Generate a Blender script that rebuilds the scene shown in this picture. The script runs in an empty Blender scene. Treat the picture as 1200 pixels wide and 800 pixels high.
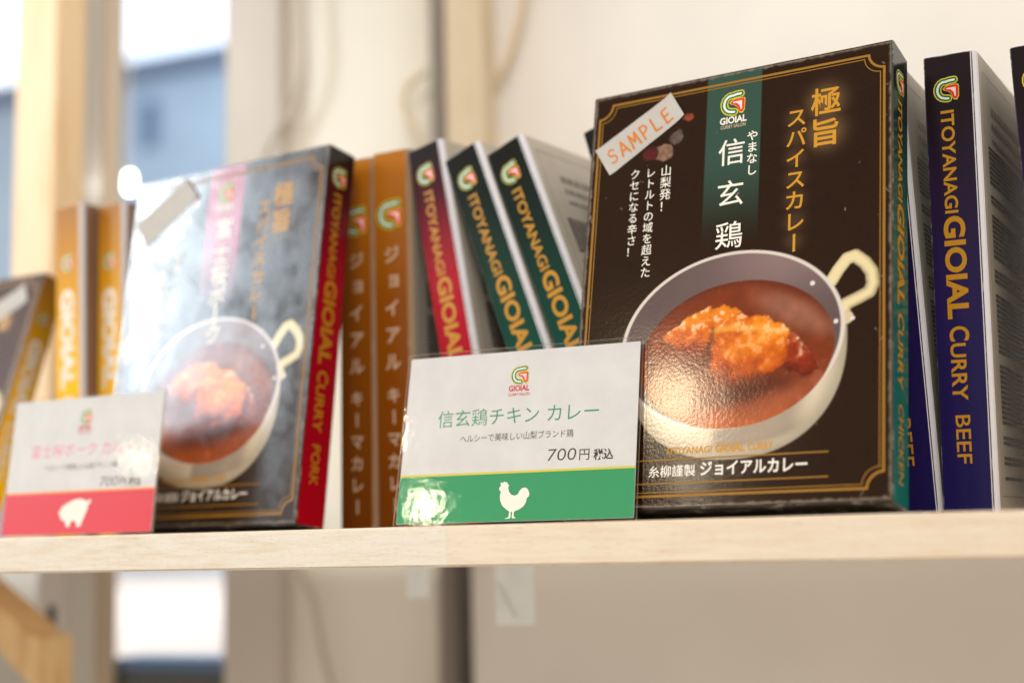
import bpy, bmesh, math, random
import numpy as np
from mathutils import Vector, Matrix
random.seed(7)
S = bpy.context.scene
COL = S.collection

# ------------------------------------------------------------------ camera
CAM = Vector((0.0, 0.0, -0.0045))
F_ = Vector((-0.3925, 0.9097, 0.1353)); R_ = Vector((0.9166, 0.3990, -0.0237)); U_ = Vector((0.0756, -0.1147, 0.9905))
cam = bpy.data.cameras.new("camera"); cam_o = bpy.data.objects.new("camera", cam); COL.objects.link(cam_o)
cam_o.matrix_world = Matrix(((R_.x, U_.x, -F_.x, CAM.x), (R_.y, U_.y, -F_.y, CAM.y), (R_.z, U_.z, -F_.z, CAM.z), (0, 0, 0, 1)))
cam.lens = 50; cam.sensor_width = 36; cam.clip_start = 0.02; cam.clip_end = 200
cam.dof.use_dof = True; cam.dof.focus_distance = 0.572; cam.dof.aperture_fstop = 3.7; cam.dof.aperture_blades = 9
S.camera = cam_o
FPX = 1667.0
def at(px, py, y):
    """the point on the plane world-y = y that the photograph shows at pixel (px, py)"""
    d = F_ + R_ * ((px - 600) / FPX) - U_ * ((py - 400) / FPX)
    return CAM + d * ((y - CAM.y) / d.y)

# ------------------------------------------------------------------ world and light
w = bpy.data.worlds.new("World"); S.world = w; w.use_nodes = True
w.node_tree.nodes["Background"].inputs[0].default_value = (1.0, 0.90, 0.79, 1)
w.node_tree.nodes["Background"].inputs[1].default_value = 0.64
def area(name, loc, target, size, power, col, size_y=None):
    l = bpy.data.lights.new(name, 'AREA'); l.energy = power; l.color = col; l.size = size
    if size_y: l.shape = 'RECTANGLE'; l.size_y = size_y
    o = bpy.data.objects.new(name, l); COL.objects.link(o); o.location = loc
    o.rotation_euler = (Vector(target) - Vector(loc)).to_track_quat('-Z', 'Y').to_euler()
    return o
area("ceiling_panel_light", (0.20, -1.0, 1.95), (-0.25, 0.6, 0.05), 0.9, 25, (1.0, 0.98, 0.95))
area("ceiling_back_light", (-0.25, 0.35, 2.2), (-0.2, 1.0, 0.3), 0.4, 7, (1.0, 0.97, 0.93))
area("window_daylight", (-2.36, -0.34, 0.92), (-0.42, 0.58, 0.12), 0.52, 17, (0.68, 0.86, 1.0), 0.80)
area("window_pane_light", (-2.36, -0.40, 0.95), (-0.42, 0.58, 0.12), 0.14, 12, (0.88, 0.95, 1.0), 0.55)
def bulb(name, loc, r, power, col):
    l = bpy.data.lights.new(name, 'POINT'); l.energy = power; l.color = col; l.shadow_soft_size = r
    o = bpy.data.objects.new(name, l); COL.objects.link(o); o.location = loc
bulb("spot_bulb_far", (-3.30, -3.86, 2.68), 0.09, 82, (1.0, 0.80, 0.52))
bulb("spot_bulb_near", (-1.12, -0.87, 0.73), 0.022, 1.7, (1.0, 0.84, 0.60))
bulb("spot_bulb_left", (-1.87, -0.735, 0.53), 0.020, 0.35, (1.0, 0.84, 0.60))
area("outdoor_daylight", (-2.2, 2.1, 2.4), (-2.6, 4.2, 0.0), 1.6, 85, (0.95, 0.97, 1.0))
S.view_settings.view_transform = 'Standard'; S.view_settings.look = 'None'
S.view_settings.exposure = 0.04; S.view_settings.gamma = 1.0
S.cycles.use_denoising = True
try: S.cycles.denoiser = 'OPENIMAGEDENOISE'
except Exception: pass
S.cycles.max_bounces = 8; S.cycles.transparent_max_bounces = 12
S.cycles.sample_clamp_indirect = 4

# ------------------------------------------------------------------ materials
def lin(c):
    return tuple((v / 255 / 12.92) if v / 255 <= 0.04045 else ((v / 255 + 0.055) / 1.055) ** 2.4 for v in c)
def nodes(m): return m.node_tree.nodes, m.node_tree.links
def base_mat(name, col=None, rough=0.4, spec=0.5, coat=0.0):
    m = bpy.data.materials.new(name); m.use_nodes = True
    b = m.node_tree.nodes["Principled BSDF"]
    if col: b.inputs["Base Color"].default_value = (*lin(col), 1)
    b.inputs["Roughness"].default_value = rough; b.inputs["Specular IOR Level"].default_value = spec
    b.inputs["Coat Weight"].default_value = coat; b.inputs["Coat Roughness"].default_value = 0.1
    return m
def objco(m, scale=None):
    n, l = nodes(m); t = n.new("ShaderNodeTexCoord"); mp = n.new("ShaderNodeMapping")
    if scale: mp.inputs["Scale"].default_value = scale
    l.new(t.outputs["Object"], mp.inputs["Vector"]); return mp.outputs["Vector"]
def noise(m, vec, scale, detail=3, rough=0.55):
    n, l = nodes(m); t = n.new("ShaderNodeTexNoise"); t.inputs["Scale"].default_value = scale
    t.inputs["Detail"].default_value = detail; t.inputs["Roughness"].default_value = rough
    l.new(vec, t.inputs["Vector"]); return t.outputs["Fac"]
def gloss_bump(m, fine=0.25, wave=0.5):
    """orange peel of the film on the carton, and its slow waves"""
    n, l = nodes(m); v = objco(m); b = n["Principled BSDF"]
    b1 = n.new("ShaderNodeBump"); b1.inputs["Strength"].default_value = fine; b1.inputs["Distance"].default_value = 0.00012
    l.new(noise(m, v, 680, 2), b1.inputs["Height"])
    b2 = n.new("ShaderNodeBump"); b2.inputs["Strength"].default_value = wave; b2.inputs["Distance"].default_value = 0.0016
    l.new(noise(m, v, 34, 2), b2.inputs["Height"]); l.new(b1.outputs[0], b2.inputs["Normal"])
    l.new(b2.outputs[0], b.inputs["Normal"])
def ramp(m, fac, stops):
    n, l = nodes(m); r = n.new("ShaderNodeValToRGB"); e = r.color_ramp.elements
    while len(e) < len(stops): e.new(0.5)
    for k, (p, c) in enumerate(stops): e[k].position = p; e[k].color = (*lin(c), 1)
    l.new(fac, r.inputs["Fac"]); return r.outputs["Color"]
PM = {}
def print_mat(key, col, rough=0.22, bump=True, spec=0.5):
    k = (key, rough)
    if k not in PM:
        m = base_mat("print " + key, col, rough, spec)
        if bump: gloss_bump(m)
        PM[k] = m
    return PM[k]
def ink(key, col):                                    # small lettering: plain gloss ink
    k = ('ink', key)
    if k not in PM: PM[k] = base_mat("ink " + key, col, 0.35, 0.3)
    return PM[k]
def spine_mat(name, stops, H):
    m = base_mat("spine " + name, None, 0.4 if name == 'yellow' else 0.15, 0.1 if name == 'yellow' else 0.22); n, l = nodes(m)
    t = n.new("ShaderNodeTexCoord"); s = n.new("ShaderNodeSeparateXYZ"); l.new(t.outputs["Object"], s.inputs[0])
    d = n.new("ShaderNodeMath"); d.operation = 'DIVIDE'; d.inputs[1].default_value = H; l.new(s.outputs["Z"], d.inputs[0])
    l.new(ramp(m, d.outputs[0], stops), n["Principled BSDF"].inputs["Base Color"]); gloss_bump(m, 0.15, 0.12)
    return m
def worn_mat(name, col):
    m = base_mat("worn edge " + name, col, 0.4); n, l = nodes(m)
    f = noise(m, objco(m), 95, 6, 0.72)
    l.new(ramp(m, f, [(0.53, col), (0.68, (178, 174, 166))]), n["Principled BSDF"].inputs["Base Color"]); return m
def paper_mat(name, col, rough=0.6):
    m = base_mat(name, col, rough, 0.3); n, l = nodes(m)
    f = noise(m, objco(m), 60, 4)
    c2 = tuple(int(v * 0.965) for v in col)
    l.new(ramp(m, f, [(0.35, c2), (0.65, col)]), n["Principled BSDF"].inputs["Base Color"])
    return m

# ------------------------------------------------------------------ mesh helpers
def link(name, me, mats, parent=None):
    o = bpy.data.objects.new(name, me); COL.objects.link(o)
    for m in (mats if isinstance(mats, (list, tuple)) else [mats]): me.materials.append(m)
    if parent: o.parent = parent
    return o
def tag(o, label=None, cat=None, group=None, kind=None):
    if label: o["label"] = label
    if cat: o["category"] = cat
    if group: o["group"] = group
    if kind: o["kind"] = kind
    return o
def slab(name, x0, x1, y0, y1, z0, z1, mat, parent=None, bev=0.0012, long_only=False):
    bm = bmesh.new(); bmesh.ops.create_cube(bm, size=1)
    for v in bm.verts: v.co = ((x0 + x1) / 2 + v.co.x * (x1 - x0), (y0 + y1) / 2 + v.co.y * (y1 - y0), (z0 + z1) / 2 + v.co.z * (z1 - z0))
    if bev: bmesh.ops.bevel(bm, geom=[e for e in bm.edges if not long_only or abs(e.verts[0].co.x - e.verts[1].co.x) > 0.01], offset=bev, segments=2, affect='EDGES')
    me = bpy.data.meshes.new(name); bm.to_mesh(me); bm.free()
    return link(name, me, mat, parent)
def tube(name, pts, r, mat, parent=None):
    cu = bpy.data.curves.new(name, 'CURVE'); cu.dimensions = '3D'; cu.bevel_depth = r; cu.bevel_resolution = 3
    sp = cu.splines.new('NURBS'); sp.points.add(len(pts) - 1); sp.use_endpoint_u = True; sp.order_u = 4
    for p, q in zip(sp.points, pts): p.co = (*q, 1)
    o = bpy.data.objects.new(name, cu); COL.objects.link(o); dg = bpy.context.evaluated_depsgraph_get()
    me = bpy.data.meshes.new_from_object(o.evaluated_get(dg)); bpy.data.objects.remove(o)
    for p in me.polygons: p.use_smooth = True
    return link(name, me, mat, parent)
_glyph = {}
def glyphs(body, bold):
    """2-D outline fill of a run of text, in em units"""
    if (body, bold) not in _glyph:
        c = bpy.data.curves.new("run", "FONT"); c.body = body; c.size = 1; c.resolution_u = 4; c.offset = bold
        o = bpy.data.objects.new("run", c); COL.objects.link(o)
        dg = bpy.context.evaluated_depsgraph_get(); dg.update()
        me = bpy.data.meshes.new_from_object(o.evaluated_get(dg))
        vs = [(v.co.x, v.co.y) for v in me.vertices]; fs = [tuple(p.vertices) for p in me.polygons]
        bpy.data.objects.remove(o); bpy.data.meshes.remove(me); bpy.data.curves.remove(c)
        _glyph[(body, bold)] = (vs, fs)
    return _glyph[(body, bold)]
class Print:
    """flat printing: polygons in millimetres on a face, collected into one mesh"""
    def __init__(self): self.v = []; self.f = []; self.mi = []; self.mats = []
    def _m(self, mat):
        if mat not in self.mats: self.mats.append(mat)
        return self.mats.index(mat)
    def poly(self, pts, mat, h=0.0):
        i = len(self.v); self.v += [(x, y, h) for x, y in pts]; self.f.append(tuple(range(i, i + len(pts)))); self.mi.append(self._m(mat))
    def raw(self, vs, fs, mat, h=0.0):
        i = len(self.v); self.v += [(x, y, h) for x, y in vs]; self.f += [tuple(i + k for k in f) for f in fs]; self.mi += [self._m(mat)] * len(fs)
    def rect(self, x0, y0, x1, y1, mat, h=0.0): self.poly([(x0, y0), (x1, y0), (x1, y1), (x0, y1)], mat, h)
    def stroke(self, pts, wd, mat, h=0.0, caps=True):
        """a bent line of width wd with round ends, as one outline"""
        P = [Vector(p) for p in pts]; n = len(P); L = []; R = []
        for i in range(n):
            a = P[max(i - 1, 0)]; b = P[min(i + 1, n - 1)]; t = (b - a).normalized(); nn = Vector((-t.y, t.x))
            wi = wd[i] if isinstance(wd, (list, tuple)) else wd
            L.append(P[i] + nn * wi / 2); R.append(P[i] - nn * wi / 2)
        out = list(L)
        if caps:
            t = (P[-1] - P[-2]).normalized(); a0 = math.atan2(t.x, -t.y); wi = wd[-1] if isinstance(wd, (list, tuple)) else wd
            a0 = math.atan2(L[-1].y - P[-1].y, L[-1].x - P[-1].x)
            out += [P[-1] + Vector((math.cos(a0 - k * math.pi / 6), math.sin(a0 - k * math.pi / 6))) * wi / 2 for k in range(1, 6)]
        out += R[::-1]
        if caps:
            wi = wd[0] if isinstance(wd, (list, tuple)) else wd; a0 = math.atan2(R[0].y - P[0].y, R[0].x - P[0].x)
            out += [P[0] + Vector((math.cos(a0 - k * math.pi / 6), math.sin(a0 - k * math.pi / 6))) * wi / 2 for k in range(1, 6)]
        self.poly([(p.x, p.y) for p in out], mat, h)
    def text(self, body, x0, x1, y, cap, mat, bold=0.0, h=0.0, rot=0, slant=0.0):
        """a run fitted between x0 and x1, capitals cap mm high"""
        vs, fs = glyphs(body, bold); a = min(p[0] for p in vs); b = max(p[0] for p in vs); s = cap / 0.69
        k = (x1 - x0) / (b - a)
        vs = [(x0 + (p[0] - a) * k + slant * p[1] * s, y + p[1] * s) for p in vs]
        self.raw(vs, fs, mat, h)
    def down(self, body, x, y, cap, length, mat, bold=0.0, h=0.0):
        """a run reading downwards from y, letter tops to the right, baseline at x"""
        vs, fs = glyphs(body, bold); a = min(p[0] for p in vs); b = max(p[0] for p in vs); s = cap / 0.69; k = length / (b - a)
        self.raw([(x + p[1] * s, y - (p[0] - a) * k) for p in vs], fs, mat, h)
    def column(self, chars, x, y, pitch, size, mat, bold=0.0, h=0.0):
        """upright Japanese column; y is the centre of the first character"""
        for i, ch in enumerate(chars):
            cy = y - i * pitch
            if ch == ' ': continue
            vs, fs = glyphs(ch, bold)
            if ch == 'ー': q = [((-(p[1] - 0.38)) * size * -1, -(p[0] - 0.5) * size) for p in vs]
            else:
                dx = 0.12 if ch in 'ョッャュ' else 0.0
                q = [((p[0] - 0.5 + dx) * size, (p[1] - 0.38 + dx) * size) for p in vs]
            self.raw([(x + a, cy + b) for a, b in q], fs, mat, h)
    def build(self, name, fn, parent):
        me = bpy.data.meshes.new(name); me.from_pydata([fn(*p) for p in self.v], [], self.f)
        for p, i in zip(me.polygons, self.mi): p.material_index = i
        return link(name, me, self.mats, parent)
M = 0.001
def on_front(y0=0.0): return lambda x, y, h: (x * M, y0 - (0.12 + h) * M, y * M)        # x,y in mm, h outwards
def on_side(X): return lambda x, y, h: (X + (0.12 + h) * M, x * M, y * M)
def on_back(W, T): return lambda x, y, h: (W - x * M, T + (0.12 + h) * M, y * M)

INK = dict(gold=ink('gold', (196, 138, 26)), dgold=ink('dark gold', (150, 104, 22)), white=ink('white', (236, 228, 214)),
           cream=ink('cream', (204, 176, 148)), logo_yellow=ink('logo yellow', (206, 190, 60)), logo_green=ink('logo green', (20, 92, 42)),
           logo_white=ink('logo white', (222, 238, 226)), logo_red=ink('logo red', (214, 46, 28)), logo_pink=ink('logo pink', (250, 214, 208)),
           red=ink('red', (205, 45, 50)), black=ink('black', (46, 40, 38)), grey=ink('grey', (108, 98, 90)), green=ink('green', (28, 140, 92)),
           pink=ink('pink', (232, 120, 150)), orange=ink('felt pen orange', (208, 118, 20)), dark=ink('dark text', (40, 34, 30)),
           pale=ink('pale text', (118, 108, 98)))
def logo(P, cx, cy, s, h=0.0, tilt=0.0):
    """the two-stroke emblem: green hook round a red corner"""
    arc = [(0.78, 0.86), (0.60, 0.855), (0.47, 0.825)]
    for k in range(9):
        a = math.radians(105 + k * 20); arc.append((0.42 + 0.29 * math.cos(a), 0.50 + 0.335 * math.sin(a)))
    arc += [(0.47, 0.15), (0.54, 0.145)]
    T = lambda q: [(cx + (x - 0.5) * s, cy + (y - 0.5) * s) for x, y in q]
    P.stroke(T(arc), 0.31 * s, INK['logo_yellow'], h); P.stroke(T(arc), 0.215 * s, INK['logo_green'], h + 0.02); P.stroke(T(arc), 0.085 * s, INK['logo_white'], h + 0.04)
    red = [(0.44, 0.60), (0.56, 0.66), (0.90, 0.66), (0.94, 0.60), (0.93, 0.22), (0.86, 0.10), (0.75, 0.12), (0.70, 0.22), (0.66, 0.34), (0.56, 0.43), (0.44, 0.47), (0.38, 0.53)]
    c = (0.74, 0.48); grow = lambda q, g: [(c[0] + (x - c[0]) * g, c[1] + (y - c[1]) * g) for x, y in q]
    P.poly(T(grow(red, 1.14)), INK['logo_yellow'], h + 0.06); P.poly(T(red), INK['logo_red'], h + 0.08)
    P.poly(T([(0.48, 0.56), (0.84, 0.57), (0.84, 0.22), (0.79, 0.20), (0.75, 0.38), (0.64, 0.49), (0.48, 0.52)]), INK['logo_pink'], h + 0.10)

# ------------------------------------------------------------------ printed picture on the carton front
def vnoise(x, y, seed):
    rs = np.random.RandomState(seed); n = 256; g = rs.rand(n, n)
    xi = np.floor(x).astype(int); yi = np.floor(y).astype(int); fx = x - xi; fy = y - yi
    fx = fx * fx * (3 - 2 * fx); fy = fy * fy * (3 - 2 * fy)
    a = g[yi % n, xi % n]; b = g[yi % n, (xi + 1) % n]; c = g[(yi + 1) % n, xi % n]; d = g[(yi + 1) % n, (xi + 1) % n]
    return (a * (1 - fx) + b * fx) * (1 - fy) + (c * (1 - fx) + d * fx) * fy
def fbm(x, y, s, seed, o=4):
    t = 0; amp = 0.5; tot = 0
    for k in range(o): t = t + amp * vnoise(x * s * 2 ** k + 17.3 * k, y * s * 2 ** k + 5.1 * k, seed + k); tot += amp; amp *= 0.5
    return t / tot
def sst(a, b, x): t = np.clip((x - a) / (b - a), 0, 1); return t * t * (3 - 2 * t)
def sd_poly(u, v, pts):
    d = np.full(u.shape, 1e9); ins = np.zeros(u.shape, bool); n = len(pts)
    for i in range(n):
        ax, ay = pts[i]; bx, by = pts[(i + 1) % n]; ex, ey = bx - ax, by - ay
        t = np.clip(((u - ax) * ex + (v - ay) * ey) / (ex * ex + ey * ey), 0, 1)
        d = np.minimum(d, (u - ax - t * ex) ** 2 + (v - ay - t * ey) ** 2)
        c = ((ay > v) != (by > v)) & (u < (bx - ax) * (v - ay) / (by - ay + 1e-12) + ax); ins ^= c
    d = np.sqrt(d); return np.where(ins, -d, d)
def sd_line(u, v, pts):
    d = np.full(u.shape, 1e9)
    for (ax, ay), (bx, by) in zip(pts, pts[1:]):
        ex, ey = bx - ax, by - ay; t = np.clip(((u - ax) * ex + (v - ay) * ey) / (ex * ex + ey * ey), 0, 1)
        d = np.minimum(d, np.hypot(u - ax - t * ex, v - ay - t * ey))
    return d
def paint_cover(u, v, band, seed, ground=(37, 18, 4)):
    C = np.empty(u.shape + (3,)); C[...] = lin(ground)
    mott = fbm(u, v, 0.05, seed + 50)
    fibre = fbm(u, v, 0.9, seed + 60, 3)
    C *= (0.72 + 0.30 * mott + 0.26 * fibre)[..., None]
    def over(mask, col):
        nonlocal C
        col = np.array(lin(col)) if isinstance(col, tuple) else col
        C = C * (1 - mask[..., None]) + col * mask[..., None]
    # band behind the title, fading downwards
    bm_ = sst(54.0, 54.5, u) * (1 - sst(78.2, 78.7, u)) * sst(104, 150, v)
    over(bm_, band)
    # glow round the gold title
    g = 0
    for cx, cy, r in ((106, 163, 7.5), (106, 149.6, 7.5), (93.7, 158, 4.6), (93.7, 149.5, 4.6), (93.7, 140.7, 4.6), (93.7, 131.5, 4.6), (93.7, 122.5, 4.6), (93.7, 113, 4.6), (93.7, 105, 4.0)):
        g = np.maximum(g, np.exp(-(((u - cx) / r) ** 2 + ((v - cy) / r) ** 2) ** 1.3) * (0.30 if r > 6 else 0.10))
    over(g, (170, 132, 96))
    # spices beside the tape
    for cx, cy, r, col in ((40.8, 159.1, 3.4, (92, 74, 66)), (35.2, 152.7, 4.2, (128, 98, 78)), (45.6, 167.6, 2.4, (130, 60, 40)), (29, 153.5, 3.5, (80, 26, 28))):
        rr = np.hypot((u - cx) / 1.15, v - cy) + 2.4 * (fbm(u, v, 0.45, seed + int(cx)) - 0.5)
        over(sst(r, r - 0.8, rr), np.array(lin(col))[None, None] * (0.45 + 1.1 * fbm(u, v, 0.8, seed + 9))[..., None])
    # scuffs: rubbed specks and short scratches
    rs = np.random.RandomState(seed + 77)
    for _ in range(46):
        px, py = rs.uniform(2, 130), rs.uniform(2, 182); an = rs.uniform(0, 3.14); ln = rs.choice([0.0, 0.0, 0.4, 1.8, 4.0]) * rs.rand(); wd = rs.uniform(0.16, 0.34)
        if rs.rand() < 0.4: px = rs.choice([rs.uniform(1, 4), rs.uniform(128, 132)])
        d_ = sd_line(u, v, [(px, py), (px + ln * math.cos(an) + 1e-3, py + ln * math.sin(an))]); over(sst(wd, wd * 0.3, d_) * rs.uniform(0.15, 0.5), (190, 170, 150))
    edge_d = np.minimum(np.minimum(u - 0.9, 132.3 - u), np.minimum(v - 0.9, 184.1 - v)); over(sst(1.3, 0.0, edge_d + 1.5 * (fbm(u, v, 0.5, seed + 90) - 0.42)) * 0.5, (168, 150, 132))
    # ---- the pot
    th = math.radians(5); cx, cy = 67.7, 66.9
    def ell(ax, ay, rx, ry, tt=th):
        du, dv = u - ax, v - ay; a = du * math.cos(tt) + dv * math.sin(tt); b = -du * math.sin(tt) + dv * math.cos(tt)
        return np.hypot(a / rx, b / ry)
    body = np.maximum(np.abs((u - 69.5) / 46), 0) ** 2.25 + np.abs((v - 64) / 45.5) ** 2.25
    bmask = sst(1.02, 0.985, body) * (1 - sst(70, 74, v))
    bc = np.empty(C.shape); bc[...] = lin((206, 190, 164))
    sh = sst(84, 66, np.hypot(u - 60, (v - 64) * 1.15) * 1.55 + 10) # lower left turn
    edge = sst(0.62, 1.0, body)
    bc *= (1.05 - 0.42 * edge)[..., None]
    crescent = sst(0, 5, (u - 60)) * (1 - sst(92, 104, u)) * sst(1.27, 1.16, ell(cx + 2, cy, 47, 36.5))
    bc = bc * (1 - 0.62 * crescent[..., None]) + np.array(lin((112, 96, 88))) * 0.62 * crescent[..., None]
    bc *= (0.93 + 0.14 * fbm(u, v, 0.09, seed + 3))[..., None]
    over(bmask, bc)
    # handle (behind the rim), rivet plate
    hp = [(109.2, 86.2), (111.8, 90.4), (115.2, 94.6), (118.4, 95.4), (122.2, 92.2), (124.8, 88.2), (125.4, 83.6), (124.0, 80.2), (119.6, 78.2), (115.0, 76.4), (113.6, 72.4)]
    d = sd_line(u, v, hp); hc = np.empty(C.shape); hc[...] = lin((216, 198, 152))
    hc *= (1.08 - 0.55 * sst(0.7, 2.8, d + 0.5 * (u - 118) * 0.08 - 0.10 * (v - 85) * 0.2))[..., None]
    over(sst(2.75, 2.35, d), hc)
    over(sst(2.9, 2.4, np.hypot(u - 115.2, v - 71)), (206, 186, 150))
    r0 = ell(cx, cy, 47, 36.5)
    over(sst(1.008, 0.995, r0), (214, 200, 190))
    wall = np.empty(C.shape); wall[...] = lin((112, 92, 90))
    wall *= (0.62 + 0.75 * np.exp(-((u - 88) / 26) ** 2) * sst(70, 100, v) + 0.15 * fbm(u, v, 0.04, seed + 4))[..., None]
    over(sst(0.975, 0.96, r0), wall)
    for px, py, rr in ((101.7, 86.2, 1.2), (111.2, 69.8, 1.15), (117.6, 70.4, 1.1)): over(sst(rr, rr - 0.5, np.hypot(u - px, v - py)), (224, 212, 204))
    # curry
    r1 = ell(70.2, 60.6, 41.0, 30.2)
    liq = np.empty(C.shape); liq[...] = lin((118, 48, 20))
    n1 = fbm(u, v, 0.06, seed + 5); n2 = fbm(u, v, 0.22, seed + 6)
    def mixin(mask, col):
        nonlocal liq
        liq = liq * (1 - mask[..., None]) + np.array(lin(col)) * mask[..., None]
    mixin(sst(46, 34, v + 5 * n1) * 0.9, (176, 84, 34))
    mixin(sst(58, 40, u) * sst(60, 48, v) * 0.7, (150, 74, 22))
    mixin(np.exp(-(((u - 96) / 17) ** 2 + ((v - 75 + 0.45 * (u - 96)) / 6.5) ** 2) ** 1.5) * 0.85, (150, 98, 76))
    mixin(np.exp(-(((u - 92) / 16) ** 2 + ((v - 42 - 0.4 * (u - 92)) / 6) ** 2)) * 0.7, (172, 92, 58))
    mixin(sst(0.86, 0.99, r1) * sst(60, 80, v) * 0.7, (96, 42, 24))
    mixin(np.exp(-(((u - 78) / 22) ** 2 + ((v - 45.5 - 0.18 * (u - 78)) / 4.4) ** 2)) * 0.85, (70, 22, 8))
    mixin(np.exp(-(((u - 55) / 9) ** 2 + ((v - 57) / 4.5) ** 2)) * 0.6, (84, 32, 8))
    liq *= (0.78 + 0.44 * n2)[..., None]
    liq = np.where((n2 > 0.66)[..., None] & (n1 > 0.5)[..., None], liq * 1.15 + 0.01, liq)
    over(sst(1.0, 0.985, r1), liq)
    # chicken
    wob = 3.2 * (fbm(u, v, 0.20, seed + 7) - 0.5) + 1.6 * (fbm(u, v, 0.6, seed + 8) - 0.5)
    def lump(pts, top, mid, low, k, hi, slope):
        """one piece of meat: lit along its upper edge, deeper red below, mottled by the sauce"""
        sd = sd_poly(u, v, pts) + wob; msk = sst(0.5, -0.5, sd)
        vs_ = [p[1] for p in pts]; lo, hi_ = min(vs_), max(vs_); uc = sum(p[0] for p in pts) / len(pts)
        a = fbm(u + 31 * k, v, 0.13, seed + 11 + k, 3); b = fbm(u + 7 * k, v + 3, 0.42, seed + 21 + k, 3)
        t = np.clip((v - lo - slope * (u - uc)) / (hi_ - lo) + 0.9 * (a - 0.5) + 0.35 * (b - 0.5), 0, 1)
        t3 = t[..., None]; L_, M_, T_ = (np.array(lin(q)) for q in (low, mid, top))
        c_ = np.where(t3 < 0.5, L_ + (M_ - L_) * (t3 * 2), M_ + (T_ - M_) * (t3 * 2 - 1))
        c_ = c_ * (0.82 + 0.36 * b)[..., None]
        rim = sst(2.2, 0.0, -sd) * 0.45 * (1 - t); c_ = c_ * (1 - rim[..., None]) + np.array(lin((84, 24, 6))) * rim[..., None]
        h_ = sst(0.57, 0.68, b) * sst(0.45, 0.85, t) * hi
        c_ = c_ * (1 - h_[..., None]) + np.array(lin((250, 214, 170))) * h_[..., None]
        over(msk, c_)
    lump([(88, 70), (94, 67.5), (99.4, 61), (104.6, 52.6), (98, 49.5), (91, 52), (86, 60)], (206, 110, 74), (150, 50, 18), (96, 24, 8), 1, 0.9, 0.0)
    lump([(39.9, 70.0), (44, 74), (48.7, 77), (57.4, 81), (70.6, 80.2), (74, 77), (68, 71), (60, 66), (57, 61), (51.6, 62), (46, 65)], (236, 140, 34), (208, 96, 12), (140, 46, 6), 2, 0.62, 0.15)
    lump([(62, 72), (72, 77.5), (82.5, 75), (93.1, 68.5), (93, 60), (91, 54), (80, 50), (64.2, 48.0), (60, 56), (58.8, 63)], (232, 132, 26), (204, 86, 10), (122, 34, 6), 3, 0.5, -0.25)
    lump([(59.6, 63.5), (62.2, 70.2), (70, 70.6), (80, 69.0), (91.5, 66.5), (92.0, 56), (86, 52.2), (74, 49.6), (64.2, 48.2), (60.8, 55)], (236, 136, 26), (196, 86, 14), (112, 34, 8), 4, 0.18, -0.2)
    fold = np.exp(-((sd_line(u, v, [(62, 71.2), (70, 71.4), (80, 70.2), (91, 67.6)]) + 1.2 * (fbm(u, v, 0.3, seed + 40) - 0.5)) / 1.5) ** 2); over(fold * 0.5, (248, 176, 78))
    ridge = np.exp(-(sd_line(u, v, [(61, 72), (60, 66), (59, 61)]) / 1.1) ** 2) * 0.7; over(ridge, (86, 26, 6))
    return C
def cover_mat(rough, wave, fine, spec=0.5, smudge=0.0):
    m = base_mat("printed cover", None, rough, spec); n, l = nodes(m)
    if smudge:                                        # handled film: duller and shinier patches
        mr = n.new("ShaderNodeMapRange"); mr.inputs[1].default_value = 0.35; mr.inputs[2].default_value = 0.65
        mr.inputs[3].default_value = rough - smudge; mr.inputs[4].default_value = rough + smudge
        l.new(noise(m, objco(m), 42, 5, 0.65), mr.inputs[0]); l.new(mr.outputs[0], n["Principled BSDF"].inputs["Roughness"])
    a = n.new("ShaderNodeVertexColor"); a.layer_name = "ink"; l.new(a.outputs["Color"], n["Principled BSDF"].inputs["Base Color"])
    gloss_bump(m, fine, wave); return m
def cover(parent, W, H, step, band, seed, mat, ground=(37, 18, 4)):
    x0, x1, z0, z1 = 0.9, W / M - 0.7, 0.9, H / M - 0.9
    nx = int((x1 - x0) / step) + 1; nz = int((z1 - z0) / step) + 1
    u, v = np.meshgrid(np.linspace(x0, x1, nx), np.linspace(z0, z1, nz))
    k = 133.0 / (W / M)
    c = paint_cover(u * k, v * k, band, seed, ground)
    co = np.stack([u * M, np.full(u.shape, -0.00006), v * M], -1).reshape(-1, 3)
    i = np.arange(nx * nz).reshape(nz, nx); q = np.stack([i[:-1, :-1], i[:-1, 1:], i[1:, 1:], i[1:, :-1]], -1).reshape(-1, 4)
    me = bpy.data.meshes.new("cover_print"); me.vertices.add(len(co)); me.vertices.foreach_set("co", co.ravel().astype(np.float32))
    me.loops.add(q.size); me.loops.foreach_set("vertex_index", q.ravel().astype(np.int32))
    me.polygons.add(len(q)); me.polygons.foreach_set("loop_start", np.arange(0, q.size, 4, dtype=np.int32))
    me.update(calc_edges=True)
    at_ = me.color_attributes.new("ink", 'FLOAT_COLOR', 'POINT')
    at_.data.foreach_set("color", np.concatenate([c.reshape(-1, 3), np.ones((len(co), 1))], 1).astype(np.float32).ravel())
    return link("cover_print", me, mat, parent)

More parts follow.
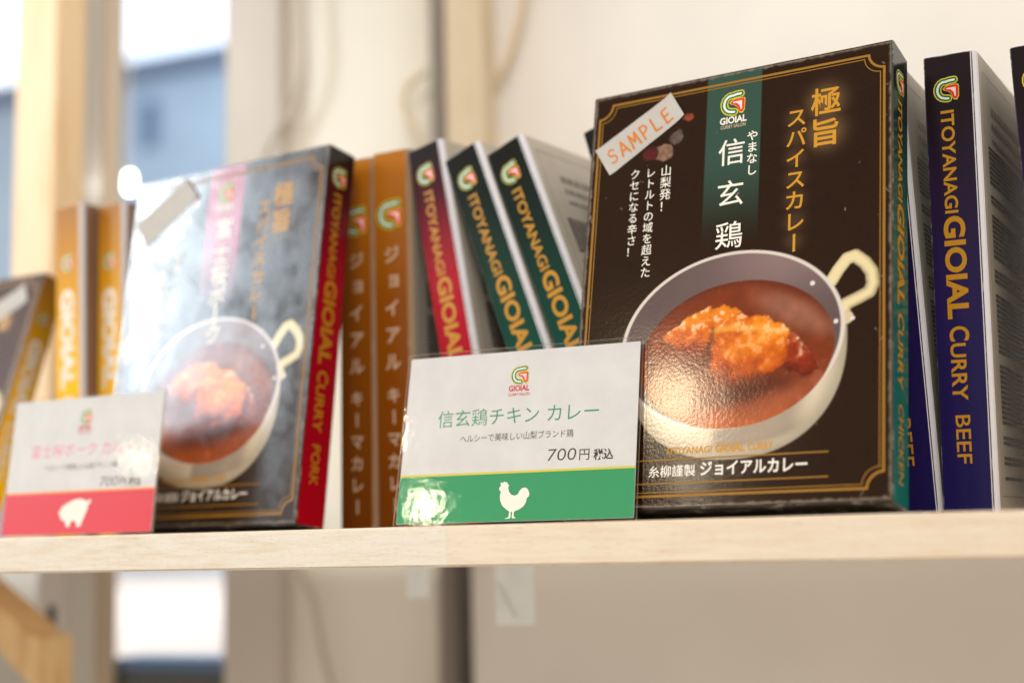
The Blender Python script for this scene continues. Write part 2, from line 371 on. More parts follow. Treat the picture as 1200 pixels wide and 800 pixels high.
# ------------------------------------------------------------------ the curry carton
W, T, H = 0.1330, 0.0212, 0.1850
WHITE_CARD = paper_mat("white carton back", (198, 188, 172), 0.45)
BROWN_CARD = paper_mat("brown carton back", (146, 112, 90), 0.4); DARK_EDGE = worn_mat('dark', (44, 32, 24))
BARE_BROWN = base_mat("bare brown carton edge", (172, 140, 108), 0.55)
BARE = base_mat("bare carton edge", (232, 230, 236), 0.55)
DARKF = print_mat("dark brown carton", (40, 25, 12), 0.25)
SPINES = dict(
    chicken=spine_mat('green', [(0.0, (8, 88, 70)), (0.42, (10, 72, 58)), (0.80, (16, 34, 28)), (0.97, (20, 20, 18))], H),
    sample_chicken=spine_mat('teal_sheen', [(0.0, (0, 108, 98)), (0.55, (6, 96, 86)), (0.85, (20, 44, 42)), (0.97, (22, 20, 18))], H),  # same green spine, with reflected light mixed into the colour
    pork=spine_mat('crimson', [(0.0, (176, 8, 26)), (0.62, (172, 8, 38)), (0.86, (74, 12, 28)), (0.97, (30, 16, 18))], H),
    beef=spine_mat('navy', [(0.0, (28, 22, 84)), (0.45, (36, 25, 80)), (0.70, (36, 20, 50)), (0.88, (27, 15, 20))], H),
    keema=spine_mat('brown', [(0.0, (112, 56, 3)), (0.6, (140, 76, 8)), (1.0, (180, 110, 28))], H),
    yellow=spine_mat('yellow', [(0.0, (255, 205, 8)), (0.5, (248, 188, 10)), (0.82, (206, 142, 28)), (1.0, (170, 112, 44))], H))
EDGE = dict(chicken=worn_mat('green', (30, 60, 50)), sample_chicken=worn_mat('teal_sheen', (70, 130, 130)), pork=worn_mat('crimson', (60, 16, 22)),  # front box's edge: wear, plus the bevel's pale highlight in its colour
            beef=worn_mat('navy', (40, 34, 60)), keema=worn_mat('brown', (150, 92, 30)), yellow=worn_mat('yellow', (200, 160, 80)))
_body = {}
def carton(kind, parent):
    """folded carton: front y=0, spine x=W, white back y=T with a soft folded rear edge"""
    back_chamfer = 0.0020
    if kind not in _body:
        bm = bmesh.new()
        plan = [(0, 0), (W, 0), (W, T - back_chamfer), (W - 0.0020, T), (0, T)]
        lo = [bm.verts.new((x, y, 0)) for x, y in plan]; hi = [bm.verts.new((x, y, H)) for x, y in plan]
        bm.faces.new(lo[::-1]); bm.faces.new(hi)
        for i in range(5): bm.faces.new((lo[i], lo[(i + 1) % 5], hi[(i + 1) % 5], hi[i]))
        bmesh.ops.recalc_face_normals(bm, faces=list(bm.faces))
        bmesh.ops.bevel(bm, geom=list(bm.edges), offset=0.00045, segments=2, affect='EDGES')
        bm.normal_update()
        for f in bm.faces:
            n = f.normal; big = f.calc_area() > 2e-4
            if big and n.y < -0.9: f.material_index = 0
            elif big and n.x > 0.9: f.material_index = 1
            elif n.y > 0.9: f.material_index = 2
            elif big and n.z > 0.9: f.material_index = 0
            elif big and n.x < -0.9: f.material_index = 0
            elif n.y > 0.08: f.material_index = 4
            else: f.material_index = 3 if n.x > 0.3 and abs(n.z) < 0.5 else 5
        me = bpy.data.meshes.new("carton"); bm.to_mesh(me); bm.free()
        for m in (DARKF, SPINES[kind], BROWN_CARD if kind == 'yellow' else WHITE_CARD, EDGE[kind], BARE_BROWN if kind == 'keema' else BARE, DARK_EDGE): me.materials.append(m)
        _body[kind] = me
    o = bpy.data.objects.new("carton", _body[kind]); COL.objects.link(o); o.parent = parent
    return o
_pm = {}
def shared(name, key, parent, maker):
    if (name, key) not in _pm: _pm[(name, key)] = maker().data
    else:
        o = bpy.data.objects.new(name, _pm[(name, key)]); COL.objects.link(o); o.parent = parent
        return o
TW = {'chicken': 'CHICKEN', 'sample_chicken': 'CHICKEN', 'pork': 'PORK', 'beef': 'BEEF'}
def spine_print(kind, parent):
    def mk():
        P = Print()
        if kind in TW:
            g = INK['gold']
            P.down('ITOYANAGI', 6.2, 161.6, 5.0, 42.4, g, 0.022); P.down('GIOIAL', 5.6, 118.0, 7.7, 41.6, g, 0.035)
            P.down('C', 5.8, 73.4, 7.2, 6.0, g, 0.02); P.down('URRY', 5.8, 66.6, 5.7, 22.8, g, 0.02)
            P.down(TW[kind], 6.4, 38.0, 5.6, 19.0 if len(TW[kind]) == 4 else 30.0, g, 0.008)
        elif kind == 'keema':
            P.column('ジョイアル', 10, 133, 13.2, 9.0, INK['cream'], 0.02); P.column('キーマカレー', 10, 64, 10.6, 8.0, INK['cream'], 0.02)
        else:
            P.down('GIOIAL', 5.0, 137, 9.0, 56, INK['white'], 0.05); P.down('C', 5.0, 77, 9.0, 8.4, INK['white'], 0.03); P.down('URRY', 5.0, 68, 7.4, 32, INK['white'], 0.03)
        return P.build('spine_lettering', on_side(W), parent)
    shared('spine_lettering', kind, parent, mk)
    def mk2():
        P = Print()
        if kind == 'keema': logo(P, 9.6, 153, 15)
        elif kind == 'yellow': logo(P, 9.6, 152, 9.5)
        else: logo(P, 9.0, 170.2, 10.4)
        return P.build('logo', on_side(W), parent)
    shared('logo', 'spine' + ('k' if kind in ('keema', 'yellow') else '') + kind, parent, mk2)
def back_print(kind, parent, dense):
    def mk():
        rng = random.Random(5 + dense); P = Print(); e = INK['pale']; d = INK['dark']
        W_, H_ = W / M, H / M
        P.rect(8, H_ - 7.3, W_ - 6, H_ - 7.0, e); P.rect(8, 6, W_ - 6, 6.3, e); P.rect(8, 6.4, 8.3, H_ - 7.4, e); P.rect(W_ - 6.4, 6.4, W_ - 6.1, H_ - 7.4, e)
        def row(y, x0, x1, hgt, m, gap):
            x = x0
            while x < x1:
                l_ = rng.uniform(1.5, 6); P.rect(x, y, min(x + l_, x1), y + hgt, m); x += l_ + rng.uniform(0.5, gap)
        y = H_ - 22
        for k in range(3): row(y, 22, W_ - 30, 3.4 - k * 0.8, e, 1.2); y -= 6
        y -= 4 if not dense else -2
        while y > 12:
            row(y, 14, W_ - 14 - rng.choice((0, 0, 0, 30)), 1.15 if not dense else 1.35, d, 0.5); y -= 2.05
            if rng.random() < 0.12: y -= 4
        return P.build('back_print', on_back(W, T), parent)
    shared('back_print', ('b', dense), parent, mk)
def root(name, label, M4, cat='box', group='curry boxes on the shelf'):
    o = bpy.data.objects.new(name, None); o.empty_display_size = 0.02; COL.objects.link(o); o.matrix_world = M4
    return tag(o, label, cat, group)
def basis(ex, ey, ez, O): return Matrix(((ex.x, ey.x, ez.x, O.x), (ex.y, ey.y, ez.y, O.y), (ex.z, ey.z, ez.z, O.z), (0, 0, 0, 1)))
def front_basis(x, y, yaw, lean, k=1.0):
    """carton standing cover forward, leaning back on its rear bottom edge; x,y is its rear right foot"""
    ex = Vector((math.cos(yaw), -math.sin(yaw), 0)); ey = Vector((math.sin(yaw), math.cos(yaw), 0)); ez = Vector((0, 0, 1))
    up = ez * math.cos(lean) + ey * math.sin(lean); bk = ey * math.cos(lean) - ez * math.sin(lean)
    O = Vector((x, y, 0.0002)) - bk * (T * k) - ex * (W * k)
    return basis(ex, bk, up, O) @ Matrix.Scale(k, 4)
def spine_basis(x, y, yaw, phi):
    """carton shelved like a book, spine forward, tipped left by phi"""
    ex = Vector((math.cos(yaw), -math.sin(yaw), 0)); ey = Vector((math.sin(yaw), math.cos(yaw), 0)); ez = Vector((0, 0, 1))
    ax = ex * math.cos(phi) + ez * math.sin(phi); up = ez * math.cos(phi) - ex * math.sin(phi)
    O = Vector((x, y, 0.0002)) + ey * W
    if phi < 0: O.z += -T * math.sin(phi)
    return basis(-ey, ax, up, O)
def book(kind, x, y, yaw, phi, label, dense=0):
    r = root('curry_box', label, spine_basis(x, y, yaw, phi)); carton(kind, r); spine_print(kind, r); back_print(kind, r, dense)
    return r
def border(parent):
    def mk():
        P = Print()
        def ring(x0, y0, x1, y1, rad, wd):
            out = []; inn = []
            for sgn, lst in ((0, out), (1, inn)):
                o_ = wd * sgn; X0, Y0, X1, Y1 = x0 + o_, y0 + o_, x1 - o_, y1 - o_; r = rad + o_ * 0
                for cx, cy, a0 in ((x0, y0, 0), (x0, y1, -90), (x1, y1, 180), (x1, y0, 90)):
                    rr = rad + o_
                    b = math.degrees(math.asin(min(1, o_ / rr)))
                    A = a0 + b; B = a0 + 90 - b
                    for k in range(9):
                        a = math.radians(A + (B - A) * k / 8); lst.append((cx + rr * math.cos(a), cy + rr * math.sin(a)))
            n = len(out)
            for i in range(n): P.poly([out[i], out[(i + 1) % n], inn[(i + 1) % n], inn[i]], INK['dgold'])
        ring(3.0, 4.6, 130.0, 180.2, 6.2, 1.0); ring(4.8, 6.4, 128.2, 178.4, 6.4, 0.38)
        P.rect(24, 19.2, 109, 19.75, INK['dgold']); P.rect(24, 9.8, 109, 10.35, INK['dgold'])
        return P.build('border_line', on_front(), parent)
    shared('border_line', 'b', parent, mk)
def common_print(parent, title, ruby, tname):
    border(parent)
    P = Print(); logo(P, 66.2, 169.8, 11.2); P.text('GIOIAL', 60.4, 72.2, 160.9, 2.9, INK['white'], 0.03)
    P.text('CURRY SALON', 60.8, 71.8, 158.7, 1.5, INK['cream'], 0.01); 
    P.build('logo', on_front(), parent)
    P = Print()
    if len(title) == 3:
        for ch, y in zip(title, (147.8, 129.3, 111.0)): P.column(ch, 66.2, y, 1, 12.4, INK['white'], 0.004)
        P.column(ruby, 75.1, 153.6, 5.1, 5.0, INK['white'], 0.015)
    else:
        for ch, y in zip(title, (150.7, 138, 126.3, 115, 105, 95.5)): P.column(ch, 67.4, y, 1, 11.5, INK['white'], 0.015)
    P.build('title_lettering', on_front(), parent); P = Print()
    P.column('山梨発！', 36.8, 144.3, 5.4, 5.3, INK['white'], 0.004)
    P.column('レトルトの域を超えた', 29.6, 144.5, 5.0, 4.9, INK['white'], 0.004)
    P.column('クセになる辛さ！', 22.3, 144.9, 5.05, 4.9, INK['white'], 0.004)
    P.build('blurb_lettering', on_front(), parent); P = Print()
    P.text('糸柳謹製', 36.0, 56.0, 13.0, 3.4, INK['white'], 0.010, h=0.08); P.text('ジョイアルカレー', 58.0, 101.0, 12.9, 4.3, INK['white'], 0.022, h=0.08)
    P.build('maker_lettering', on_front(), parent)
    P = Print(); P.column('極', 106, 163.2, 1, 12.8, INK['gold'], 0.014); P.column('旨', 105.7, 149.6, 1, 12.8, INK['gold'], 0.018)
    P.column('スパイスカレー', 93.8, 158.2, 9.05, 9.0, INK['gold'], 0.012)
    P.build('gold_title_lettering', on_front(), parent); P = Print()
    P.text('ITOYANAGI', 43.7, 62.5, 21.6, 2.6, INK['gold'], 0.02); P.text('GIOIAL', 64.0, 76.0, 21.5, 3.1, INK['gold'], 0.03); P.text('CURRY', 77.2, 87.4, 21.6, 2.8, INK['gold'], 0.02)
    P.build('gold_maker_lettering', on_front(), parent)
def tape(parent, pts, written):
    """torn strip of white paper tape stuck on the cover"""
    m = paper_mat("paper tape", (188, 181, 173), 0.6); a, b, c, d = [Vector(p) for p in pts]        # left-bottom, top, right, bottom corner
    n = 24; V = []; Fc = []
    for i in range(n + 1):
        t = i / n; p = a.lerp(b, t); q = d.lerp(c, t)
        lift = 0.20 + 0.10 * math.sin(t * 9) ** 2 + (0.9 * max(0, t - 0.9) / 0.1 if t > 0.9 else 0) + (0.5 * max(0, 0.06 - t) / 0.06)
        for k, e in ((p, lift), (q, lift), (q, lift - 0.12), (p, lift - 0.12)): V.append((k.x * M, -e * M, k.y * M))
    for i in range(n):
        o = 4 * i
        for k in range(4): Fc.append((o + k, o + (k + 1) % 4, o + 4 + (k + 1) % 4, o + 4 + k))
    Fc += [(0, 1, 2, 3), (4 * n + 3, 4 * n + 2, 4 * n + 1, 4 * n)]
    me = bpy.data.meshes.new("sample_tape"); me.from_pydata(V, [], Fc); t_ = link("sample_tape", me, m, parent)
    if written:
        P = Print(); e1 = (b - a).normalized(); e2 = (a - d).normalized(); ln = (b - a).length; h_ = (a - d).length
        L = {'S': [[(.85, .85), (.5, 1), (.15, .8), (.3, .55), (.75, .42), (.8, .15), (.45, 0), (.1, .1)]],
             'A': [[(.05, 0), (.3, .6), (.5, 1)], [(.5, 1), (.7, .55), (.95, 0)], [(.2, .32), (.8, .36)]],
             'M': [[(.05, 0), (.15, 1)], [(.15, 1), (.5, .35)], [(.5, .35), (.85, 1)], [(.85, 1), (.98, 0)]], 'P': [[(.2, 0), (.18, 1)], [(.18, 1), (.7, .95), (.85, .72), (.6, .5), (.2, .45)]],
             'L': [[(.2, 1), (.18, .05)], [(.18, .05), (.85, .0)]], 'E': [[(.85, 1), (.2, .95)], [(.2, .95), (.18, .5), (.18, 0)], [(.18, 0), (.88, .04)], [(.2, .5), (.7, .54)]]}
        x = 0.08; st = 0.135
        for ch in 'SAMPLE':
            for hh, s in enumerate(L[ch]):
                pts_ = []
                for lx, ly in s:
                    q = d + e1 * ln * (x + lx * 0.105) + e2 * h_ * (0.26 + ly * 0.46); pts_.append((q.x, q.y))
                P.stroke(pts_, 0.9, INK['orange'], hh * 0.02)
            x += st + 0.005
        P.build('handwriting', lambda x, y, h: (x * M, -(0.345 + h) * M, y * M), t_)

# ------------------------------------------------------------------ setting: shelf
YF = 0.4950
def wood_mat(name, c1, c2, c3, axis_scale, gscale=14, rough=0.5, flecks=False):
    m = base_mat(name, c1, rough, 0.35); n, l = nodes(m); v = objco(m, axis_scale)
    f = noise(m, v, gscale, 6, 0.62); f2 = noise(m, objco(m, (1, 1, 1)), 5, 2)
    mx = n.new("ShaderNodeMath"); mx.operation = 'MULTIPLY_ADD'; mx.inputs[1].default_value = 0.35; l.new(f2, mx.inputs[0])
    ad = n.new("ShaderNodeMath"); ad.operation = 'MULTIPLY'; ad.inputs[1].default_value = 0.75; l.new(f, ad.inputs[0]); l.new(ad.outputs[0], mx.inputs[2])
    l.new(ramp(m, mx.outputs[0], [(0.36, c3), (0.5, c2), (0.62, c1)]), n["Principled BSDF"].inputs["Base Color"])
    if flecks:                                        # short dark pores along the grain
        fl = noise(m, objco(m, (axis_scale[0] * 5, axis_scale[1] * 7, axis_scale[2] * 7)), gscale, 2, 0.5)
        mr = n.new("ShaderNodeMapRange"); mr.inputs[1].default_value = 0.60; mr.inputs[2].default_value = 0.74; mr.inputs[4].default_value = 0.45; l.new(fl, mr.inputs[0])
        mc = n.new("ShaderNodeMix"); mc.data_type = 'RGBA'; l.new(mr.outputs[0], mc.inputs[0])
        old = n["Principled BSDF"].inputs["Base Color"].links[0].from_socket; l.new(old, mc.inputs[6]); mc.inputs[7].default_value = (*lin((172, 134, 98)), 1)
        l.new(mc.outputs[2], n["Principled BSDF"].inputs["Base Color"])
    b = n.new("ShaderNodeBump"); b.inputs["Strength"].default_value = 0.35; b.inputs["Distance"].default_value = 0.0004
    l.new(f, b.inputs["Height"]); l.new(b.outputs[0], n["Principled BSDF"].inputs["Normal"])
    return m
shelf = bpy.data.objects.new("shelf", None); COL.objects.link(shelf)
tag(shelf, "pale wooden shelf board that carries the curry boxes and price cards", "shelf")
xj = at(523, 640, YF).x
slab("board", -1.6, xj - 0.00002, YF, 0.953, -0.0157, 0, wood_mat("pale wood", (238, 228, 212), (233, 220, 201), (226, 205, 178), (7, 60, 60), 9, 0.5, True), shelf, 0.0009, True)
slab("board", xj + 0.00002, 0.9, YF, 0.953, -0.0157, 0, wood_mat("pale rosy wood", (238, 223, 200), (233, 214, 188), (232, 202, 170), (5, 50, 50), 8, 0.5, True), shelf, 0.0009, True)

# ------------------------------------------------------------------ the boxes
D = math.radians
r = root('curry_box', "large dark brown chicken curry box facing forward on the right, with handwritten sample tape", front_basis(-0.0755, 0.5401, D(7.884), D(11.51)))
carton('sample_chicken', r); cover(r, W, H, 0.4, (50, 76, 64), 3, cover_mat(0.11, 0.05, 0.16, 0.20)); common_print(r, '信玄鶏', 'やまなし', 'chicken')
spine_print('sample_chicken', r); tape(r, [(2.3, 159.2), (37.5, 180.2), (44.3, 168.5), (10.2, 146.2)], True)
r = root('curry_box', "shiny dark pork curry box facing forward with a pink title band and crimson spine", front_basis(-0.3458, 0.5778, D(9.425), D(8.017)))
carton('pork', r); cover(r, W, H, 0.55, (150, 14, 62), 23, cover_mat(0.23, 0.09, 0.12, 0.62, 0.09)); common_print(r, '富士桜ポーク', '', 'pork')
spine_print('pork', r); tape(r, [(2.1, 162.3), (36.8, 182.6), (47.0, 171.2), (12.2, 148.0)], False)
r = root('curry_box', "small brown curry box facing forward at the far left edge, yellow spine, partly cut off", front_basis(-0.5660, 0.6003, D(7), D(18.0), 0.83))
carton('yellow', r); cover(r, W, H, 0.9, (96, 62, 44), 41, cover_mat(0.45, 0.1, 0.1, 0.15), (74, 50, 38)); common_print(r, '富士桜ポーク', '', 'keema')
spine_print('yellow', r); tape(r, [(76, 158), (116, 178), (124, 164), (84, 144)], False)
book('pork', -0.2812, 0.5950, 0.22, 0.178, "crimson spined pork curry box leaning left between brown and green spines")
book('chicken', -0.2292, 0.5850, 0.211, 0.3500, "dark green spined box leaning left, right beside the crimson one")
book('chicken', -0.2038, 0.5829, 0.197, 0.3602, "dark green spined box with grey back panel showing, nearest left of big front box")
book('chicken', -0.1715, 0.5900, 0.1718, 0.270, "green box almost hidden behind the big chicken box, only its top left corner showing")
book('keema', -0.3335, 0.6058, 0.0837, 0.0047, "orange brown spined box with vertical white katakana, beside the crimson leaning spine")
book('keema', -0.3575, 0.6115, 0.0957, -0.0039, "brown spined box half hidden behind the shiny pork box's crimson spine")
book('beef', -0.0908, 0.5892, 0.1026, 0.0300, "navy beef curry box squeezed behind the big box, mostly a white edge showing", 1)
book('beef', -0.0692, 0.5858, 0.1246, -0.0187, "navy spined beef curry box in full view, second from right", 1)
book('beef', -0.0280, 0.5868, 0.1000, 0.0238, "rightmost dark box, cut by the right edge of the picture", 1)
book('yellow', -0.5425, 0.6212, 0.147, 0.0315, "yellow spined curry box, left one of the yellow pair")
book('yellow', -0.5205, 0.6287, 0.17, 0.0211, "yellow spined curry box touching the left edge of shiny pork box")

# ------------------------------------------------------------------ price cards
def film_mat():
    m = bpy.data.materials.new("laminating film"); m.use_nodes = True; n, l = nodes(m); n.clear()
    o = n.new("ShaderNodeOutputMaterial"); t = n.new("ShaderNodeBsdfTransparent"); g = n.new("ShaderNodeBsdfGlossy"); fr = n.new("ShaderNodeFresnel"); mx = n.new("ShaderNodeMixShader")
    g.inputs["Roughness"].default_value = 0.04; fr.inputs["IOR"].default_value = 1.5
    tc = n.new("ShaderNodeTexCoord"); b = n.new("ShaderNodeBump"); b.inputs["Strength"].default_value = 0.28; b.inputs["Distance"].default_value = 0.0001
    ns = n.new("ShaderNodeTexNoise"); ns.inputs["Scale"].default_value = 260; ns.inputs["Detail"].default_value = 3; l.new(tc.outputs["Object"], ns.inputs["Vector"]); l.new(ns.outputs["Fac"], b.inputs["Height"])
    b2 = n.new("ShaderNodeBump"); b2.inputs["Strength"].default_value = 0.12; b2.inputs["Distance"].default_value = 0.0005
    ns2 = n.new("ShaderNodeTexNoise"); ns2.inputs["Scale"].default_value = 22; l.new(tc.outputs["Object"], ns2.inputs["Vector"]); l.new(ns2.outputs["Fac"], b2.inputs["Height"]); l.new(b.outputs[0], b2.inputs["Normal"])
    l.new(b2.outputs[0], g.inputs["Normal"]); l.new(b2.outputs[0], fr.inputs["Normal"])
    ge = n.new("ShaderNodeNewGeometry"); inv = n.new("ShaderNodeMath"); inv.operation = 'SUBTRACT'; inv.inputs[0].default_value = 1; l.new(ge.outputs["Backfacing"], inv.inputs[1])
    mu = n.new("ShaderNodeMath"); mu.operation = 'MULTIPLY'; l.new(fr.outputs[0], mu.inputs[0]); l.new(inv.outputs[0], mu.inputs[1])      # light leaving the film is not held back
    l.new(mu.outputs[0], mx.inputs[0]); l.new(t.outputs[0], mx.inputs[1]); l.new(g.outputs[0], mx.inputs[2]); l.new(mx.outputs[0], o.inputs["Surface"])
    return m
FILM = film_mat(); FILM_EDGE = base_mat("film rim", (226, 210, 180), 0.25)
FILM_EDGE.node_tree.nodes["Principled BSDF"].inputs["Alpha"].default_value = 0.45
PAPER = paper_mat("card paper", (212, 209, 206), 0.55)
ROOSTER = [(450, 613), (457, 603), (453, 595), (459, 590), (464, 594), (468, 587), (474, 592), (479, 589), (482, 597), (488, 602), (485, 611), (489, 628), (499, 641), (512, 645), (524, 640), (529, 627), (538, 617), (550, 614), (561, 621), (568, 640), (566, 650), (559, 656), (557, 672), (548, 688), (533, 699), (516, 706), (513, 712), (514, 727), (523, 732), (509, 734), (506, 730), (507, 708), (501, 708), (502, 729), (499, 734), (478, 735), (494, 728), (495, 706), (482, 697), (467, 683), (458, 664), (455, 642), (458, 628), (452, 621)]
PIG = [(278, 660), (275, 648), (283, 642), (288, 633), (286, 620), (296, 624), (306, 612), (325, 602), (348, 592), (370, 589), (390, 594), (404, 603), (412, 600), (416, 592), (425, 598), (421, 610), (414, 618), (411, 640), (402, 668), (394, 692), (386, 722), (368, 722), (366, 706), (360, 697), (345, 693), (336, 700), (334, 721), (318, 722), (313, 704), (306, 692), (296, 690), (287, 682), (284, 668)]
def card(label, x, y, yaw, lean, band, title, tcol, sub, pic, picfit, wc=105.0, hc=74.0, lineh=21.0, rule='gold', k=1.0):
    ex = Vector((math.cos(yaw), -math.sin(yaw), 0)); ey = Vector((math.sin(yaw), math.cos(yaw), 0)); ez = Vector((0, 0, 1))
    up = ez * math.cos(lean) + ey * math.sin(lean); bk = ey * math.cos(lean) - ez * math.sin(lean)
    r = root('price_card', label, basis(ex, bk, up, Vector((x, y, 0.0008)) - ex * (wc / 2 * M * k)) @ Matrix.Scale(k, 4), 'price card', 'laminated price cards')
    def sheet(name, x0, z0, x1, z1, y0, y1, mats, rad):
        pts = []
        for cx, cz, a0 in ((x1 - rad, z0 + rad, -90), (x1 - rad, z1 - rad, 0), (x0 + rad, z1 - rad, 90), (x0 + rad, z0 + rad, 180)):
            for k in range(5): a = math.radians(a0 + 22.5 * k); pts.append((cx + rad * math.cos(a), cz + rad * math.sin(a)))
        n = len(pts); V = [(p[0] * M, y0 * M, p[1] * M) for p in pts] + [(p[0] * M, y1 * M, p[1] * M) for p in pts]
        Fc = [tuple(range(n)), tuple(range(2 * n - 1, n - 1, -1))] + [(i, n + i, n + (i + 1) % n, (i + 1) % n) for i in range(n)]
        me = bpy.data.meshes.new(name); me.from_pydata(V, [], Fc); o = link(name, me, mats, r)
        for i, p in enumerate(me.polygons): p.material_index = 0 if i < 2 else len(o.data.materials) - 1
        return o
    sheet('paper_sheet', 0, 0.6, wc, hc - 0.6, 0.0, 0.35, [PAPER], 0.3)
    sheet('laminate_film', -1.2, -0.7, wc + 1.2, hc + 1.3, -0.5, 0.55, [FILM, FILM_EDGE], 1.2)
    fn = lambda u, v, h: (u * M, -(0.08 + h) * M, v * M)
    P = Print(); P.rect(0.1, 0.7, wc - 0.1, lineh - 0.45, band); P.rect(0.1, lineh - 0.45, wc - 0.1, lineh + 0.45, INK['logo_yellow'] if rule == 'gold' else ink('orange rule', (238, 150, 70))); P.build('coloured_band', fn, r)
    P = Print(); P.poly(picfit, INK['white'], 0.1); P.build(pic, fn, r)
    P = Print(); logo(P, 52.5, 62.6, 8.2); P.text('GIOIAL', 47.6, 57.0, 55.8, 2.4, INK['red'], 0.03); P.text('CURRY SALON', 47.4, 57.2, 53.7, 1.2, INK['red'], 0.0); P.build('logo', fn, r)
    P = Print()
    a, b = title
    P.text(a, 15.6, 62.0 if len(a) == 6 else 62.0, 42.2, 5.6, tcol, -0.006); P.text(b, 66.0, 88.4, 42.2, 5.6, tcol, -0.006)
    P.build('title_lettering', fn, r)
    P = Print(); P.text(sub, 26.8, 77.8, 34.9, 2.5, INK['grey'], 0.0)
    P.text('700', 66.8, 79.2, 25.0, 5.0, INK['black'], -0.012, slant=0.12); P.text('円', 80.9, 85.2, 25.2, 3.6, INK['black'], 0.0); P.text('税込', 87.0, 95.4, 25.0, 3.3, INK['black'], 0.02)
    P.build('price_lettering', fn, r)
    return r
def fitpic(px, x0, x1, y0, y1):
    a = min(p[0] for p in px); b = max(p[0] for p in px); c = min(p[1] for p in px); d = max(p[1] for p in px)
    return [(x0 + (p[0] - a) / (b - a) * (x1 - x0), y1 - (p[1] - c) / (d - c) * (y1 - y0)) for p in px]
GREENB = base_mat("green card print", (4, 138, 80), 0.5); REDB = base_mat("red card print", (208, 22, 44), 0.5)
card("laminated white and green price card with a rooster, propped before the big chicken box", -0.2311, 0.5294, 0.0124, 0.2238, GREENB, ('信玄鶏チキン', 'カレー'), INK['green'],
     'ヘルシーで美味しい山梨ブランド鶏', 'rooster_picture', fitpic(ROOSTER, 46.5, 60.2, 1.6, 17.2))
card("laminated white and red price card with a pig, at the left end of the shelf", -0.4627, 0.5413, 0.0760, 0.1314, REDB, ('富士桜ポーク', 'カレー'), INK['pink'],
     'ヘルシーで美味しい山梨ブランド豚', 'pig_picture', fitpic(PIG, 40.6, 62.6, 4.4, 19.0), lineh=23.0, rule='orange', k=0.912)

# ------------------------------------------------------------------ the wall behind, window, posts
def plaster(name, col):
    m = base_mat(name, col, 0.75, 0.2); n, l = nodes(m)
    c2 = tuple(int(v * 0.94) for v in col)
    l.new(ramp(m, noise(m, objco(m), 3.0, 4), [(0.35, c2), (0.65, col)]), n["Principled BSDF"].inputs["Base Color"]); return m
ZB, ZT = -0.75, 1.25
X = lambda px, y: at(px, 330, y).x
def struct(o): return tag(o, kind='structure')
struct(slab("wall", X(545, 0.965), 2.6, 0.965, 1.08, ZB, ZT, plaster("cream wall", (243, 237, 228))))
struct(slab("wall", X(326, 0.98), X(508, 0.98), 0.98, 1.08, ZB, ZT, plaster("pale cream panel", (240, 234, 220))))
post = slab("wooden_post", X(526, 0.94), X(571, 0.94), 0.94, 0.998, 0.0004, ZT, wood_mat("tan post", (224, 208, 182), (219, 202, 174), (211, 192, 162), (40, 40, 3), 6))
tag(post, "tan wooden post on the wall behind the crimson and green boxes", "post")
gap_strip = slab("shadow_strip", X(508, 0.95), X(520, 0.95), 0.9535, 0.998, ZB, ZT, base_mat("gap shade", (134, 123, 115), 0.45))  # flat dark strip standing in for the shadow in the wall recess
tag(gap_strip, "narrow dark strip standing in for the shadowed gap beside the tan post", "shadow strip")
trim = slab("window_trim", X(263, 0.965), X(328, 0.965), 0.965, 0.98, ZB, ZT, plaster("grey beige trim", (212, 203, 193)))
tag(trim, "wide grey beige vertical trim along the right side of the window", "trim")
jamb = slab("door_jamb", X(104, 0.965), X(137, 0.965), 0.965, 0.972, ZB, ZT, plaster("taupe jamb", (200, 182, 160)))
tag(jamb, "taupe vertical jamb along the left side of the window", "jamb")
strip = slab("wooden_strip", X(86, 0.955), X(104, 0.955), 0.955, 0.964, ZB, ZT, wood_mat("orange wood", (226, 180, 114), (218, 168, 98), (200, 146, 80), (40, 40, 3), 6))
tag(strip, "narrow orange wood strip left of the taupe window jamb", "wood strip")
# slotted upright
m_st = base_mat("grey painted steel", (208, 203, 198), 0.35)
up = bpy.data.objects.new("slotted_upright", None); COL.objects.link(up); tag(up, "silver slotted shelf upright at the left, beside the orange wood strip", "shelf upright")
xa, xb = X(50, 0.8), X(86, 0.8)
slab("rail", xa, xb, 0.8, 0.83, 0.0005, ZT, m_st, up); slab("rail", xa, xb, 0.8, 0.83, ZB, -0.0164, m_st, up)
m_slot = base_mat("slot shadow", (70, 64, 62), 0.7)
for k in range(20):
    z = ZB + 0.06 + k * 0.1
    if -0.07 < z < 0.01: continue
    slab("slot", xa + (xb - xa) * 0.40, xa + (xb - xa) * 0.62, 0.7985, 0.805, z, z + 0.045, m_slot, up, 0.0006)
bd = slab("wooden_board", X(12, 0.745), X(61, 0.745), 0.745, 0.775, 0.0004, ZT, wood_mat("warm pale wood", (250, 222, 182), (244, 210, 166), (228, 186, 138), (12, 12, 2), 4))
tag(bd, "warm pale upright wooden board behind the far left box", "board")
# wall left of the board
struct(slab("wall", X(-260, 1.02), X(86, 1.02), 1.02, 1.08, ZB, 0.0, plaster("grey wall", (204, 198, 190))))
